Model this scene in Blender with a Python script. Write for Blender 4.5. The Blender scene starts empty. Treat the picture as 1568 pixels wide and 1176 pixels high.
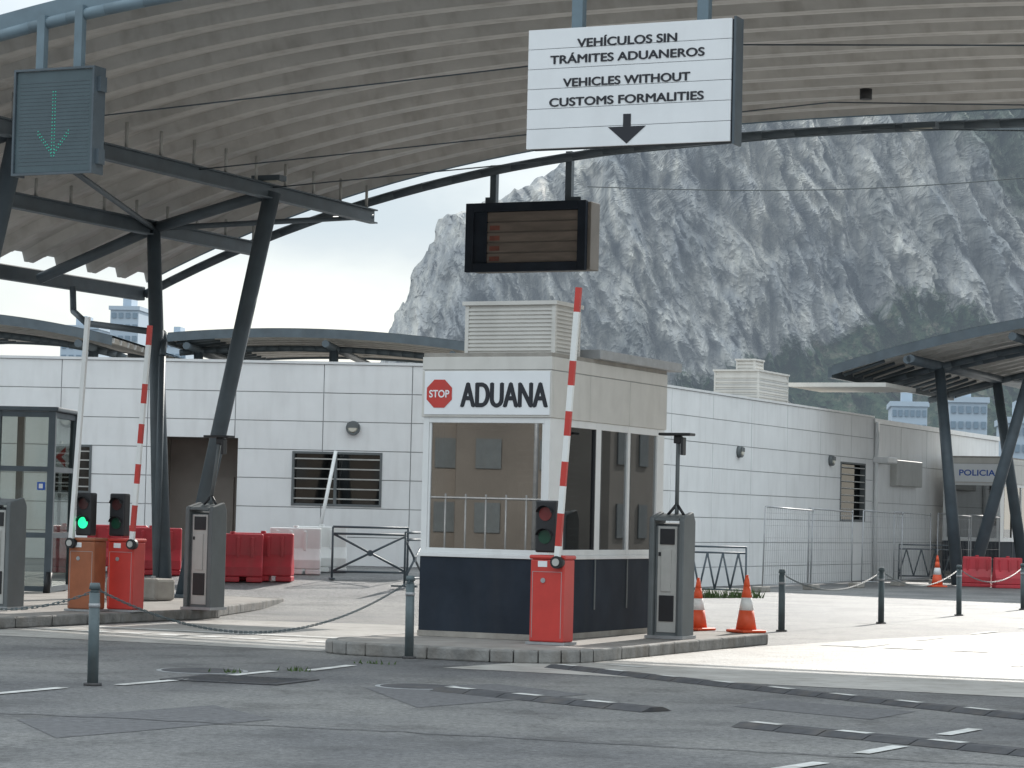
import bpy, math, random
from mathutils import Vector, Matrix, noise
random.seed(7)
rad=math.radians
scene=bpy.context.scene
EYE=1.65; FPX=4000.0

# ---------------------------------------------------------------- survey helpers
def S(u,v,Y):
    """surveyed point: bearing / elevation read at the viewpoint, at a real distance Y"""
    x=(u-784)+.0236*(v-588); z=792+.0236*(u-784)-v
    return Vector((x*Y/FPX, Y, EYE+z*Y/FPX))
ANG=rad(25); ORG=Vector((-6.4,46,0))
Lv=Vector((math.sin(ANG),math.cos(ANG),0)); Cv=Vector((math.cos(ANG),-math.sin(ANG),0))
def F(c,l,z=0): return ORG+Cv*c+Lv*l+Vector((0,0,z))
def sst(a,b,x):
    t=max(0,min(1,(x-a)/(b-a))); return t*t*(3-2*t)
def gz(x,y):
    return .5*sst(43,53,y)*(1-sst(-1,3,x))*(1-sst(90,140,y))

# ---------------------------------------------------------------- materials
def mat(name,col,rough=.6,metal=0,var=.12,scale=4,bump=0,bscale=40,dirt=0,spec=.5,stretch=None,emit=0):
    m=bpy.data.materials.new(name); m.use_nodes=True
    n=m.node_tree.nodes; l=m.node_tree.links; b=n['Principled BSDF']
    tc=n.new('ShaderNodeTexCoord'); mp=n.new('ShaderNodeMapping'); l.new(tc.outputs['Object'],mp.inputs[0])
    if stretch: mp.inputs['Scale'].default_value=stretch
    nz=n.new('ShaderNodeTexNoise'); nz.inputs['Scale'].default_value=scale; nz.inputs['Detail'].default_value=6; nz.inputs['Roughness'].default_value=.6
    l.new(mp.outputs[0],nz.inputs['Vector'])
    r=n.new('ShaderNodeValToRGB'); l.new(nz.outputs['Fac'],r.inputs[0])
    r.color_ramp.elements[0].position=.3; r.color_ramp.elements[1].position=.7
    r.color_ramp.elements[0].color=[max(0,c*(1-var)) for c in col]+[1]
    r.color_ramp.elements[1].color=[min(1,c*(1+var)) for c in col]+[1]
    out=r.outputs[0]
    if dirt:
        n2=n.new('ShaderNodeTexNoise'); n2.inputs['Scale'].default_value=1.3; n2.inputs['Detail'].default_value=8
        mp2=n.new('ShaderNodeMapping'); mp2.inputs['Scale'].default_value=(3,3,.5); l.new(tc.outputs['Object'],mp2.inputs[0]); l.new(mp2.outputs[0],n2.inputs['Vector'])
        r2=n.new('ShaderNodeValToRGB'); r2.color_ramp.elements[0].position=.48; r2.color_ramp.elements[1].position=.75
        r2.color_ramp.elements[0].color=(0,0,0,1); r2.color_ramp.elements[1].color=(dirt,dirt,dirt,1)
        l.new(n2.outputs['Fac'],r2.inputs[0])
        mx=n.new('ShaderNodeMixRGB'); mx.inputs[2].default_value=(.16,.13,.1,1)
        l.new(r2.outputs[0],mx.inputs[0]); l.new(out,mx.inputs[1]); out=mx.outputs[0]
    l.new(out,b.inputs['Base Color'])
    b.inputs['Roughness'].default_value=rough; b.inputs['Metallic'].default_value=metal
    b.inputs['Specular IOR Level'].default_value=spec
    if emit:
        l.new(out,b.inputs['Emission Color']); b.inputs['Emission Strength'].default_value=emit
    if bump:
        nb=n.new('ShaderNodeTexNoise'); nb.inputs['Scale'].default_value=bscale; nb.inputs['Detail'].default_value=5
        l.new(tc.outputs['Object'],nb.inputs['Vector'])
        bp=n.new('ShaderNodeBump'); bp.inputs['Strength'].default_value=bump; bp.inputs['Distance'].default_value=.02
        l.new(nb.outputs['Fac'],bp.inputs['Height']); l.new(bp.outputs[0],b.inputs['Normal'])
    return m
M={}
M['steel']=mat('blue_grey_steel',(.085,.11,.13),.5,.05,.2,2,dirt=.08)
M['steel_l']=mat('blue_grey_steel_light',(.15,.21,.25),.5,.05,.15,2)
M['roof']=mat('roof_sheet',(.54,.525,.5),.5,.1,.12,1.2,dirt=.3,stretch=(1,4,1))
M['white']=mat('white_paint',(.82,.83,.82),.45,0,.04,3,dirt=.12)
M['signw']=mat('sign_white',(.82,.84,.86),.45,0,.03,2,dirt=.05)
M['panel']=mat('white_cladding',(.8,.81,.81),.5,0,.05,.9,dirt=.12)
M['beige']=mat('beige_panel',(.64,.625,.59),.6,0,.05,3,dirt=.12,spec=.3)
M['gap']=mat('dark_joint',(.38,.39,.4),.8)
M['taupe']=mat('taupe_render',(.25,.225,.2),.8,0,.1,2)
M['dark']=mat('dark_panel',(.026,.034,.047),.7,0,.2,2,dirt=.05,spec=.15)
M['black']=mat('black_plastic',(.02,.021,.024),.5)
M['text']=mat('sign_black',(.02,.022,.03),.6,0,.02)
M['red']=mat('red_paint',(.55,.05,.04),.45,0,.1,3,dirt=.15)
M['redb']=mat('red_plastic',(.5,.04,.055),.5,0,.15,3,dirt=.2)
M['orange']=mat('brown_orange_paint',(.33,.11,.05),.5,0,.15,4,dirt=.3)
M['cone']=mat('cone_orange',(.8,.11,.04),.5,0,.08,5,dirt=.1)
M['grey']=mat('machine_grey',(.14,.155,.16),.55,0,.1,3,dirt=.1,spec=.3)
M['greyl']=mat('machine_light_grey',(.45,.45,.43),.5,0,.08,3,dirt=.2)
M['kerb']=mat('kerb_concrete',(.24,.235,.225),.85,0,.3,5,bump=.5,bscale=30,dirt=.5)
M['isl']=mat('island_paving',(.3,.28,.26),.85,0,.2,2,bump=.3,dirt=.3)
M['conc']=mat('concrete',(.33,.31,.28),.85,0,.2,3,bump=.4,dirt=.3)
M['alu']=mat('aluminium_white',(.76,.77,.77),.4,.05,.04,3,dirt=.1)
M['galv']=mat('galvanised_steel',(.36,.37,.38),.5,.4,.15,6)
M['boll']=mat('bollard_paint',(.09,.12,.13),.5,0,.25,6,dirt=.4)
M['rubber']=mat('speed_bump_rubber',(.055,.056,.062),.75,0,.3,8,dirt=.3)
M['mark']=mat('road_paint',(.6,.6,.58),.65,0,.2,9,dirt=.6)
M['lampglass']=mat('lamp_glass',(.6,.58,.5),.3)
M['ledoff']=mat('signal_lens_dark',(.06,.02,.02),.3)
M['ledoffg']=mat('signal_lens_dark_green',(.01,.06,.035),.3)
M['green']=mat('signal_green_lit',(.02,.9,.35),.4,emit=1.2)
M['redlit']=mat('signal_red_dim',(.14,.02,.02),.4,emit=.08)
M['leddot']=mat('led_green',(.05,.5,.36),.4,emit=.15)
M['brown']=mat('screen_brown',(.2,.165,.14),.45,0,.3,1.5,stretch=(1,1,5))
M['rust']=mat('rust_red',(.2,.07,.05),.6,0,.4,5)
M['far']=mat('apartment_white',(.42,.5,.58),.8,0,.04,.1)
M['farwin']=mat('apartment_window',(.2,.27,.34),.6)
M['blue']=mat('blue_sign',(.02,.1,.45),.5)
M['leaf']=mat('weed_green',(.06,.1,.03),.8,0,.4,20)
M['curtain']=mat('interior_beige',(.12,.11,.1),.8,0,.15,2)
M['facade']=mat('reflected_facade',(.17,.15,.13),.8,0,.25,.2)

def glass(name,tint=(.5,.5,.48),refl=.4,rough=.03):
    m=bpy.data.materials.new(name); m.use_nodes=True; n=m.node_tree.nodes; l=m.node_tree.links
    n.clear(); o=n.new('ShaderNodeOutputMaterial'); mx=n.new('ShaderNodeMixShader')
    t=n.new('ShaderNodeBsdfTransparent'); t.inputs[0].default_value=(*tint,1)
    g=n.new('ShaderNodeBsdfGlossy'); g.inputs['Roughness'].default_value=rough; g.inputs['Color'].default_value=(.85,.87,.88,1)
    fr=n.new('ShaderNodeLayerWeight'); fr.inputs[0].default_value=.3
    mt=n.new('ShaderNodeMath'); mt.operation='MULTIPLY_ADD'; mt.inputs[1].default_value=.5; mt.inputs[2].default_value=refl
    mt.use_clamp=True
    l.new(fr.outputs['Fresnel'],mt.inputs[0]); l.new(mt.outputs[0],mx.inputs[0]); l.new(t.outputs[0],mx.inputs[1]); l.new(g.outputs[0],mx.inputs[2]); l.new(mx.outputs[0],o.inputs[0])
    return m
M['glass']=glass('booth_glass',(.3,.3,.29),.34,.008)
M['glassd']=glass('dark_window_glass',(.12,.13,.14),.06)

# ---------------------------------------------------------------- mesh helpers
def group(name,loc=(0,0,0),rz=0,scale=1):
    e=bpy.data.objects.new(name,None); scene.collection.objects.link(e)
    e.location=loc; e.rotation_euler=(0,0,rz); e.scale=(scale,)*3; e.empty_display_size=.3
    return e
def raw(parent,name,verts,faces,m,smooth=False):
    me=bpy.data.meshes.new(name); me.from_pydata([tuple(v) for v in verts],[],faces); me.update()
    if isinstance(m,(list,tuple)):
        for k in m: me.materials.append(k)
    elif m: me.materials.append(m)
    if smooth:
        for p in me.polygons: p.use_smooth=True
    o=bpy.data.objects.new(name,me); scene.collection.objects.link(o)
    if parent: o.parent=parent
    return o
def bev(o,w,seg=2):
    b=o.modifiers.new('bevel','BEVEL'); b.width=w; b.segments=seg; b.limit_method='ANGLE'; return o
BF=[(0,3,2,1),(4,5,6,7),(0,1,5,4),(1,2,6,5),(2,3,7,6),(3,0,4,7)]
def boxv(x0,x1,y0,y1,z0,z1):
    return [(x0,y0,z0),(x1,y0,z0),(x1,y1,z0),(x0,y1,z0),(x0,y0,z1),(x1,y0,z1),(x1,y1,z1),(x0,y1,z1)]
def box(parent,name,x0,x1,y0,y1,z0,z1,m,b=0):
    o=raw(parent,name,boxv(x0,x1,y0,y1,z0,z1),BF,m)
    if b: bev(o,b)
    return o
def boxes(parent,name,lst,m,b=0):
    V=[];Fc=[]
    for q in lst:
        k=len(V); V+=boxv(*q); Fc+=[tuple(i+k for i in f) for f in BF]
    o=raw(parent,name,V,Fc,m)
    if b: bev(o,b)
    return o
def tubeg(V,Fc,p0,p1,r0,r1=None,n=12):
    if r1 is None: r1=r0
    p0=Vector(p0);p1=Vector(p1); d=(p1-p0).normalized()
    a=d.orthogonal().normalized(); b=d.cross(a)
    k=len(V)
    for p,r in((p0,r0),(p1,r1)):
        for i in range(n):
            t=2*math.pi*i/n; V.append(p+a*math.cos(t)*r+b*math.sin(t)*r)
    for i in range(n):
        j=(i+1)%n; Fc.append((k+i,k+j,k+n+j,k+n+i))
    Fc.append(tuple(k+i for i in reversed(range(n)))); Fc.append(tuple(k+n+i for i in range(n)))
def tube(parent,name,p0,p1,r,m,r1=None,n=14,smooth=False):
    V=[];Fc=[]; tubeg(V,Fc,p0,p1,r,r1,n); o=raw(parent,name,V,Fc,m)
    for p in o.data.polygons: p.use_smooth=len(p.vertices)==4
    return o
def tubes(parent,name,segs,r,m,n=8):
    V=[];Fc=[]
    for s in segs: tubeg(V,Fc,s[0],s[1],s[2] if len(s)>2 else r,None,n)
    o=raw(parent,name,V,Fc,m)
    for p in o.data.polygons: p.use_smooth=len(p.vertices)==4
    return o
def poly(parent,name,pts,r,m,n=8):
    return tubes(parent,name,[(pts[i],pts[i+1]) for i in range(len(pts)-1)],r,m,n)
def prism(parent,name,pts,z0,z1,m,b=0):
    n=len(pts); V=[(p[0],p[1],z0) for p in pts]+[(p[0],p[1],z1) for p in pts]
    Fc=[tuple(reversed(range(n))),tuple(range(n,2*n))]+[(i,(i+1)%n,n+(i+1)%n,n+i) for i in range(n)]
    o=raw(parent,name,V,Fc,m)
    if b: bev(o,b)
    return o
def text(parent,name,body,w,h,x,z,y,m,off=.0,rz=0,thick=.004,bold=0):
    """text mesh fitted to width w, cap height h, centred on x, base at z, facing local -y"""
    c=bpy.data.curves.new(name,'FONT'); c.body=body; c.size=1; c.offset=off; c.extrude=.01; c.align_x='LEFT'
    t=bpy.data.objects.new(name+'_tmp',c); scene.collection.objects.link(t)
    bpy.context.view_layer.update()
    dg=bpy.context.evaluated_depsgraph_get(); me=bpy.data.meshes.new_from_object(t.evaluated_get(dg))
    bpy.data.objects.remove(t)
    xs=[v.co.x for v in me.vertices]
    x0,x1=min(xs),max(xs); capref=.7
    V=[];Fc=[]
    shifts=[(0,0,0)]+([(bold,0,.0007),(-bold,0,.0014),(0,bold*.5,.0021),(0,-bold*.5,.0028)] if bold else [])
    for sx,sz,sy in shifts:
        k=len(V)
        for v in me.vertices: V.append(((v.co.x-x0)/(x1-x0)*w-w/2+sx,-v.co.z/.01*thick-sy,v.co.y/capref*h+sz))
        Fc+=[tuple(k+i for i in p.vertices) for p in me.polygons]
    o=raw(parent,name,V,Fc,m); o.location=(x,y,z); o.rotation_euler=(0,0,rz)
    return o
def cut(rects,h):
    out=[]
    for (a,b,c,d) in rects:
        x0,x1,z0,z1=h
        if x1<=a or x0>=b or z1<=c or z0>=d: out.append((a,b,c,d)); continue
        if x0>a: out.append((a,x0,c,d))
        if x1<b: out.append((x1,b,c,d))
        A=max(a,x0);B=min(b,x1)
        if z0>c: out.append((A,B,c,z0))
        if z1<d: out.append((A,B,z1,d))
    return out

# ---------------------------------------------------------------- world + sun
EL=rad(30); AZ=rad(22)
w=bpy.data.worlds.new('World'); scene.world=w; w.use_nodes=True
n=w.node_tree.nodes; l=w.node_tree.links; bg=n['Background']
sky=n.new('ShaderNodeTexSky'); sky.sky_type='NISHITA'; sky.sun_disc=False; sky.sun_elevation=EL; sky.sun_rotation=AZ
sky.dust_density=1.0; sky.air_density=1.0
tc=n.new('ShaderNodeTexCoord'); mp=n.new('ShaderNodeMapping'); mp.inputs['Scale'].default_value=(1,1,2.2)
l.new(tc.outputs['Generated'],mp.inputs[0])
nz=n.new('ShaderNodeTexNoise'); nz.inputs['Scale'].default_value=7; nz.inputs['Detail'].default_value=7; nz.inputs['Roughness'].default_value=.5
l.new(mp.outputs[0],nz.inputs['Vector'])
sp=n.new('ShaderNodeSeparateXYZ'); l.new(tc.outputs['Generated'],sp.inputs[0])
# low cloud bank: creamy near the horizon, bluer and greyer above; unseen sky overhead brightened to fill the shade
ma=n.new('ShaderNodeMath'); ma.operation='MULTIPLY_ADD'; ma.inputs[1].default_value=.55; l.new(nz.outputs['Fac'],ma.inputs[0])
mb=n.new('ShaderNodeMath'); mb.operation='MULTIPLY'; mb.inputs[1].default_value=4.5; l.new(sp.outputs['Z'],mb.inputs[0])
mbm=n.new('ShaderNodeMath'); mbm.operation='MINIMUM'; mbm.inputs[1].default_value=.5; l.new(mb.outputs[0],mbm.inputs[0])
l.new(mbm.outputs[0],ma.inputs[2])
cc=n.new('ShaderNodeValToRGB'); cc.color_ramp.elements[0].position=.42; cc.color_ramp.elements[1].position=.85
cc.color_ramp.elements[0].color=(.67,.67,.64,1); cc.color_ramp.elements[1].color=(.41,.47,.51,1)
l.new(ma.outputs[0],cc.inputs[0])
hb=n.new('ShaderNodeMapRange'); hb.inputs['From Min'].default_value=.16; hb.inputs['From Max'].default_value=.5; hb.inputs['To Min'].default_value=10.8; hb.inputs['To Max'].default_value=20
l.new(sp.outputs['Z'],hb.inputs['Value'])
vm=n.new('ShaderNodeVectorMath'); vm.operation='SCALE'; l.new(cc.outputs[0],vm.inputs[0]); l.new(hb.outputs[0],vm.inputs['Scale'])
cr=n.new('ShaderNodeValToRGB'); cr.color_ramp.elements[0].position=.3; cr.color_ramp.elements[1].position=.6
cr.color_ramp.elements[0].color=(.7,.7,.7,1); cr.color_ramp.elements[1].color=(.95,.95,.95,1)
l.new(nz.outputs['Fac'],cr.inputs[0])
mx=n.new('ShaderNodeMixRGB')
l.new(cr.outputs[0],mx.inputs[0]); l.new(sky.outputs[0],mx.inputs[1]); l.new(vm.outputs[0],mx.inputs[2]); l.new(mx.outputs[0],bg.inputs[0])
bg.inputs['Strength'].default_value=.15
sd=Vector((math.sin(AZ)*math.cos(EL),math.cos(AZ)*math.cos(EL),math.sin(EL)))
sl=bpy.data.lights.new('sun','SUN'); sl.energy=5; sl.angle=rad(.5); sl.color=(1,.95,.88)
so=bpy.data.objects.new('sun',sl); scene.collection.objects.link(so); so.rotation_euler=sd.to_track_quat('Z','Y').to_euler(); so.location=(20,40,60)

# ---------------------------------------------------------------- ground
def ground_mat():
    m=bpy.data.materials.new('asphalt'); m.use_nodes=True; n=m.node_tree.nodes; l=m.node_tree.links; b=n['Principled BSDF']
    tc=n.new('ShaderNodeTexCoord')
    def nzx(s,d=6,r=.6):
        q=n.new('ShaderNodeTexNoise'); q.inputs['Scale'].default_value=s; q.inputs['Detail'].default_value=d; q.inputs['Roughness'].default_value=r; l.new(tc.outputs['Object'],q.inputs['Vector']); return q
    def ramp(src,p0,p1,c0,c1):
        r=n.new('ShaderNodeValToRGB'); r.color_ramp.elements[0].position=p0; r.color_ramp.elements[1].position=p1
        r.color_ramp.elements[0].color=(*c0,1); r.color_ramp.elements[1].color=(*c1,1); l.new(src,r.inputs[0]); return r
    big=ramp(nzx(.3,6).outputs['Fac'],.38,.62,(.125,.127,.133),(.215,.214,.21))
    fine=ramp(nzx(16,6,.9).outputs['Fac'],.4,.62,(.5,.5,.5),(1.5,1.48,1.45))
    mu=n.new('ShaderNodeMixRGB'); mu.blend_type='MULTIPLY'; mu.inputs[0].default_value=1
    l.new(big.outputs[0],mu.inputs[1]); l.new(fine.outputs[0],mu.inputs[2])
    st=ramp(nzx(1.1,8,.65).outputs['Fac'],.5,.68,(1,1,1),(.55,.55,.55))
    mu2=n.new('ShaderNodeMixRGB'); mu2.blend_type='MULTIPLY'; mu2.inputs[0].default_value=1
    l.new(mu.outputs[0],mu2.inputs[1]); l.new(st.outputs[0],mu2.inputs[2])
    vo=n.new('ShaderNodeTexVoronoi'); vo.feature='DISTANCE_TO_EDGE'; vo.inputs['Scale'].default_value=.33; 
    wq=nzx(1.5,5); ad=n.new('ShaderNodeVectorMath'); ad.operation='ADD'; l.new(tc.outputs['Object'],ad.inputs[0]); l.new(wq.outputs['Color'],ad.inputs[1]); l.new(ad.outputs[0],vo.inputs['Vector'])
    ck=ramp(vo.outputs['Distance'],.002,.008,(.45,.45,.45),(1,1,1))
    mu3=n.new('ShaderNodeMixRGB'); mu3.blend_type='MULTIPLY'; mu3.inputs[0].default_value=.5
    l.new(mu2.outputs[0],mu3.inputs[1]); l.new(ck.outputs[0],mu3.inputs[2])
    l.new(mu3.outputs[0],b.inputs['Base Color']); b.inputs['Roughness'].default_value=.62
    bp=n.new('ShaderNodeBump'); bp.inputs['Strength'].default_value=.9; bp.inputs['Distance'].default_value=.015
    l.new(nzx(35,4,.85).outputs['Fac'],bp.inputs['Height']); l.new(bp.outputs[0],b.inputs['Normal'])
    return m
M['asph']=ground_mat()
xs=[-6000,-2000,-600,-200,-80,-40]+[-30+i*1.5 for i in range(41)]+[40,80,200,600,2000,6000]
ys=[-3000,-500,-60,0,10,20,30,38]+[40+i for i in range(20)]+[62,66,72,80,90,100,115,140,200,500,1500,6000]
V=[(x,y,gz(x,y)) for y in ys for x in xs]; nx=len(xs)
raw(None,'ground',V,[(j*nx+i,j*nx+i+1,(j+1)*nx+i+1,(j+1)*nx+i) for j in range(len(ys)-1) for i in range(nx-1)],M['asph'],True)
M['pale']=mat('sunlit_road_pale',(.4,.385,.36),.55,0,.25,.9,bump=.6,bscale=24,dirt=.5)  # paler road tone for the sunlit stretches, sun brightness put into the colour
def flat(parent,name,pts,m,z=.004):
    return raw(parent,name,[(p[0],p[1],z) for p in pts],[tuple(range(len(pts)))],m)
flat(None,'road',[F(12.6,-13.5),F(60,-13.5)[0:2],F(60,9)[0:2],F(16.5,9),F(14,-2)],M['pale'])
flat(None,'road',[F(4.5,-11.6),F(10.0,-11.6),F(10.3,-4),F(7,-4.2),F(4.5,-5)],M['pale'])

# ---------------------------------------------------------------- mountain
def mountain():
    prof=[(0,-106),(60,-98),(104,-82),(116,-76),(134,-68),(151,-66),(167,-56),(187,-46),(210,-4),(235,35),(262,90)]
    def xl(z):
        for i in range(len(prof)-1):
            a,b=prof[i],prof[i+1]
            if z<=b[0]: return a[1]+(b[1]-a[1])*(z-a[0])/(b[0]-a[0])
        return prof[-1][1]
    NU,NV=440,220; XR=520; V=[]; 
    for j in range(NV+1):
        t=j/NV; z=t*262
        x0=xl(z)
        for i in range(NU+1):
            s=i/NU
            s2=s**1.15
            x=x0+(XR-x0)*s2
            sh=x+.35*z
            f=noise.fractal(Vector((x*.012,z*.006,3.1)),1.0,2.1,6)
            rg=abs(noise.fractal(Vector((sh*.05+.4*f,z*.014+5,1)),1,2.2,5))
            fine=noise.fractal(Vector((sh*.14,z*.06,9)),.7,2.2,4)
            gully=abs(noise.noise(Vector((x*.018+z*.006,z*.004,20))))
            y=1500+z*.38+42*f-40*rg+12*fine+30*(1-min(1,gully*6))
            y+=90*math.exp(-(x-x0)/22.0)
            foot=max(0,1-z/ (70+ .16*max(0,x-100)))
            y-=170*foot**1.5
            z2=z+ (4*fine if 0<j<NV else 0)+14*noise.fractal(Vector((x*.02,2,2)),1,2,4)*t*sst(0,60,x)
            V.append((x+3.5*noise.fractal(Vector((z*.05,x*.05,4)),1,2,3)*(1 if i==0 else .6),y,z2))
    N=NU+1
    Fc=[(j*N+i,j*N+i+1,(j+1)*N+i+1,(j+1)*N+i) for j in range(NV) for i in range(NU)]
    k=len(V)
    for i in range(N):
        v=V[NV*N+i]; V.append((v[0],v[1]+500,150))
    for i in range(NU): Fc.append((NV*N+i,NV*N+i+1,k+i+1,k+i))
    m=bpy.data.materials.new('limestone_cliff'); m.use_nodes=True; n=m.node_tree.nodes; l=m.node_tree.links; b=n['Principled BSDF']
    g=n.new('ShaderNodeNewGeometry'); sep=n.new('ShaderNodeSeparateXYZ'); l.new(g.outputs['Position'],sep.inputs[0])
    def nn(s,sc,d=8,r=.65,dist=.6,rot=0):
        mp=n.new('ShaderNodeMapping'); mp.inputs['Scale'].default_value=sc; mp.inputs['Rotation'].default_value=(0,rot,0); l.new(g.outputs['Position'],mp.inputs[0])
        q=n.new('ShaderNodeTexNoise'); q.inputs['Scale'].default_value=s; q.inputs['Detail'].default_value=d; q.inputs['Roughness'].default_value=r; q.inputs['Distortion'].default_value=dist; l.new(mp.outputs[0],q.inputs['Vector']); return q.outputs['Fac']
    def ramp(src,pts):
        r=n.new('ShaderNodeValToRGB'); r.color_ramp.elements[0].position=pts[0][0]; r.color_ramp.elements[0].color=(*pts[0][1],1)
        r.color_ramp.elements[1].position=pts[-1][0]; r.color_ramp.elements[1].color=(*pts[-1][1],1)
        for p,c in pts[1:-1]: e=r.color_ramp.elements.new(p); e.color=(*c,1)
        l.new(src,r.inputs[0]); return r.outputs[0]
    rock=ramp(nn(.06,(1,.2,.28),9,.7,.3,rad(-12)),[(.33,(.2,.205,.205)),(.45,(.32,.32,.31)),(.55,(.43,.42,.4)),(.68,(.56,.55,.52))])  # limestone streaks; the tones also imitate lit and shaded ridges
    rock2=ramp(nn(.2,(1,.2,.18),6,.7,.2,rad(-14)),[(.38,(.74,.76,.8)),(.6,(1.14,1.13,1.1))])
    rock3=ramp(nn(.02,(1,.3,.45),5,.62,.8,rad(-10)),[(.38,(.72,.75,.79)),(.5,(.97,.97,.96)),(.62,(1.2,1.18,1.14))])
    mu=n.new('ShaderNodeMixRGB'); mu.blend_type='MULTIPLY'; mu.inputs[0].default_value=.9; l.new(rock,mu.inputs[1]); l.new(rock2,mu.inputs[2])
    mu4=n.new('ShaderNodeMixRGB'); mu4.blend_type='MULTIPLY'; mu4.inputs[0].default_value=1; l.new(mu.outputs[0],mu4.inputs[1]); l.new(rock3,mu4.inputs[2])
    def math_(op,a,b_=None,v=None):
        q=n.new('ShaderNodeMath'); q.operation=op
        for i,t in enumerate((a,b_)):
            if t is None: continue
            if isinstance(t,(int,float)): q.inputs[i].default_value=t
            else: l.new(t,q.inputs[i])
        return q.outputs[0]
    X,Z=sep.outputs['X'],sep.outputs['Z']
    up=math_('ADD',math_('MULTIPLY',math_('SUBTRACT',X,100),.42),82)
    dn=math_('SUBTRACT',150,math_('MULTIPLY',math_('SUBTRACT',X,245),.9))
    line=math_('MAXIMUM',math_('MINIMUM',up,dn),90)
    nzv=math_('SUBTRACT',nn(.03,(1,1,1),8,.7),.5)
    veg=math_('DIVIDE',math_('ADD',math_('SUBTRACT',line,Z),math_('MULTIPLY',nzv,80)),10.0)
    veg2=math_('DIVIDE',math_('ADD',math_('ADD',math_('SUBTRACT',X,275),math_('MULTIPLY',math_('SUBTRACT',Z,212),.8)),math_('MULTIPLY',nzv,60)),20.0)
    ledge=math_('DIVIDE',math_('SUBTRACT',nn(.05,(.6,1,1.3),8,.75,.5,rad(25)),.62),.05)
    tot=math_('MAXIMUM',math_('MAXIMUM',veg,math_('MULTIPLY',math_('MINIMUM',math_('MAXIMUM',veg2,0),1),.8)),math_('MULTIPLY',math_('MINIMUM',math_('MAXIMUM',ledge,0),1),.4))
    cl=n.new('ShaderNodeClamp'); l.new(tot,cl.inputs[0])
    vc=ramp(nn(.09,(1,1,1),8,.7),[(.38,(.02,.045,.025)),(.54,(.055,.08,.045)),(.64,(.13,.125,.09)),(.72,(.26,.24,.2))])
    mv=n.new('ShaderNodeMixRGB'); l.new(cl.outputs[0],mv.inputs[0]); l.new(mu4.outputs[0],mv.inputs[1]); l.new(vc,mv.inputs[2])
    l.new(mv.outputs[0],b.inputs['Base Color']); b.inputs['Roughness'].default_value=.95; b.inputs['Specular IOR Level'].default_value=.05
    b.inputs['Emission Color'].default_value=(.58,.7,.84,1); b.inputs['Emission Strength'].default_value=.15  # aerial haze imitated by an even bluish glow of the rock
    bp=n.new('ShaderNodeBump'); bp.inputs['Strength'].default_value=.7; bp.inputs['Distance'].default_value=6
    l.new(nn(.09,(1,.4,.3)),bp.inputs['Height']); l.new(bp.outputs[0],b.inputs['Normal'])
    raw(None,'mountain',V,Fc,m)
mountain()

# ---------------------------------------------------------------- canopy
def zr(c): return 8.45-.00181*abs(13-c)**2.65
def canopy_mesh(parent,c0,c1,l0,l1,zf,m,P=1.0,dep=.17,cs=70,name='roof_sheet'):
    prof=[]; l=l0
    while l<l1-.001:
        for dl,dz in ((0,0),(.10,0),(.12,.03),(.15,.03),(.17,0),(.28,0),(.36,1),(.55,1),(.57,.82),(.63,.82),(.65,1),(.92,1)):
            if l+dl*P<l1: prof.append((l+dl*P,dz*dep))
        l+=P
    prof.append((l1,0)); V=[];n=len(prof)
    for i in range(cs+1):
        c=c0+(c1-c0)*i/cs
        for (a,dz) in prof: V.append((c,a,zf(c)+dz))
    Fc=[(i*n+j,(i+1)*n+j,(i+1)*n+j+1,i*n+j+1) for i in range(cs) for j in range(n-1)]
    o=raw(parent,name,V,Fc,m); return o
NEAR,FAR=-10.2,3.8
g=group('canopy',ORG,-ANG)
canopy_mesh(g,-2.6,28.6,NEAR,FAR,lambda c:zr(c)+.22,M['roof'])
arc=[-2.6+31.2*i/52 for i in range(53)]
poly(g,'far_edge_tube',[(c,FAR,zr(c)-.02) for c in arc],.085,M['steel'],10)
poly(g,'near_edge_tube',[(c,NEAR-.05,zr(c)+.12) for c in arc],.08,M['steel_l'],10)
V=[];Fc=[]
for i,c in enumerate(arc):
    z=zr(c); V+=[(c,FAR+.02,z+.2),(c,FAR+.02,z+.42),(c,NEAR-.02,z+.2),(c,NEAR-.02,z+.42)]
for i in range(len(arc)-1):
    a=i*4; Fc+=[(a,a+4,a+5,a+1),(a+2,a+6,a+7,a+3)]
raw(g,'edge_flashing',V,Fc,M['steel_l'])
def ibeam(x,z,y0,y1,h=.26,w=.16): return [(x-w/2,x+w/2,y0,y1,z-h/2,z-h/2+.025),(x-w/2,x+w/2,y0,y1,z+h/2-.025,z+h/2),(x-.01,x+.01,y0,y1,z-h/2+.025,z+h/2-.025)]
for cc_,zz in ((0,6.6),(2.4,7.17),(26,6.6),(23.6,7.17)):
    boxes(g,'purlin_beam',ibeam(cc_,zz,NEAR+.2,FAR-.05),M['steel'])
    segs=[]; y=NEAR+.64
    while y<FAR:
        segs+=[((cc_,y,zz+.13),(cc_,y,zr(cc_)+.21))]
        y+=1.0
    tubes(g,'purlin_bracket',segs,.028,M['greyl'],6)
for ll in (0,-7.4):
    for s in (0,1):
        fx=(lambda c:26-c) if s else (lambda c:c)
        V=[];Fc=[]
        tubeg(V,Fc,(fx(.8),ll-.6,.15),(fx(0),ll,6.6),.165,.12,18); tubeg(V,Fc,(fx(1.2),ll-.6,.15),(fx(2.4),ll,7.17),.13,.15,18)
        o=raw(g,'v_column',V,Fc,M['steel'])
        for p in o.data.polygons: p.use_smooth=len(p.vertices)==4
        tubes(g,'cross_beam',[((fx(-2.4),ll,5.75),(fx(0),ll,6.6)),((fx(0),ll,6.6),(fx(2.4),ll,7.17))],.1,M['steel'],10)
        boxes(g,'column_base_plate',[(fx(1)-.55,fx(1)+.55,ll-.95,ll-.25,.15,.2)],M['steel'])
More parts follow.
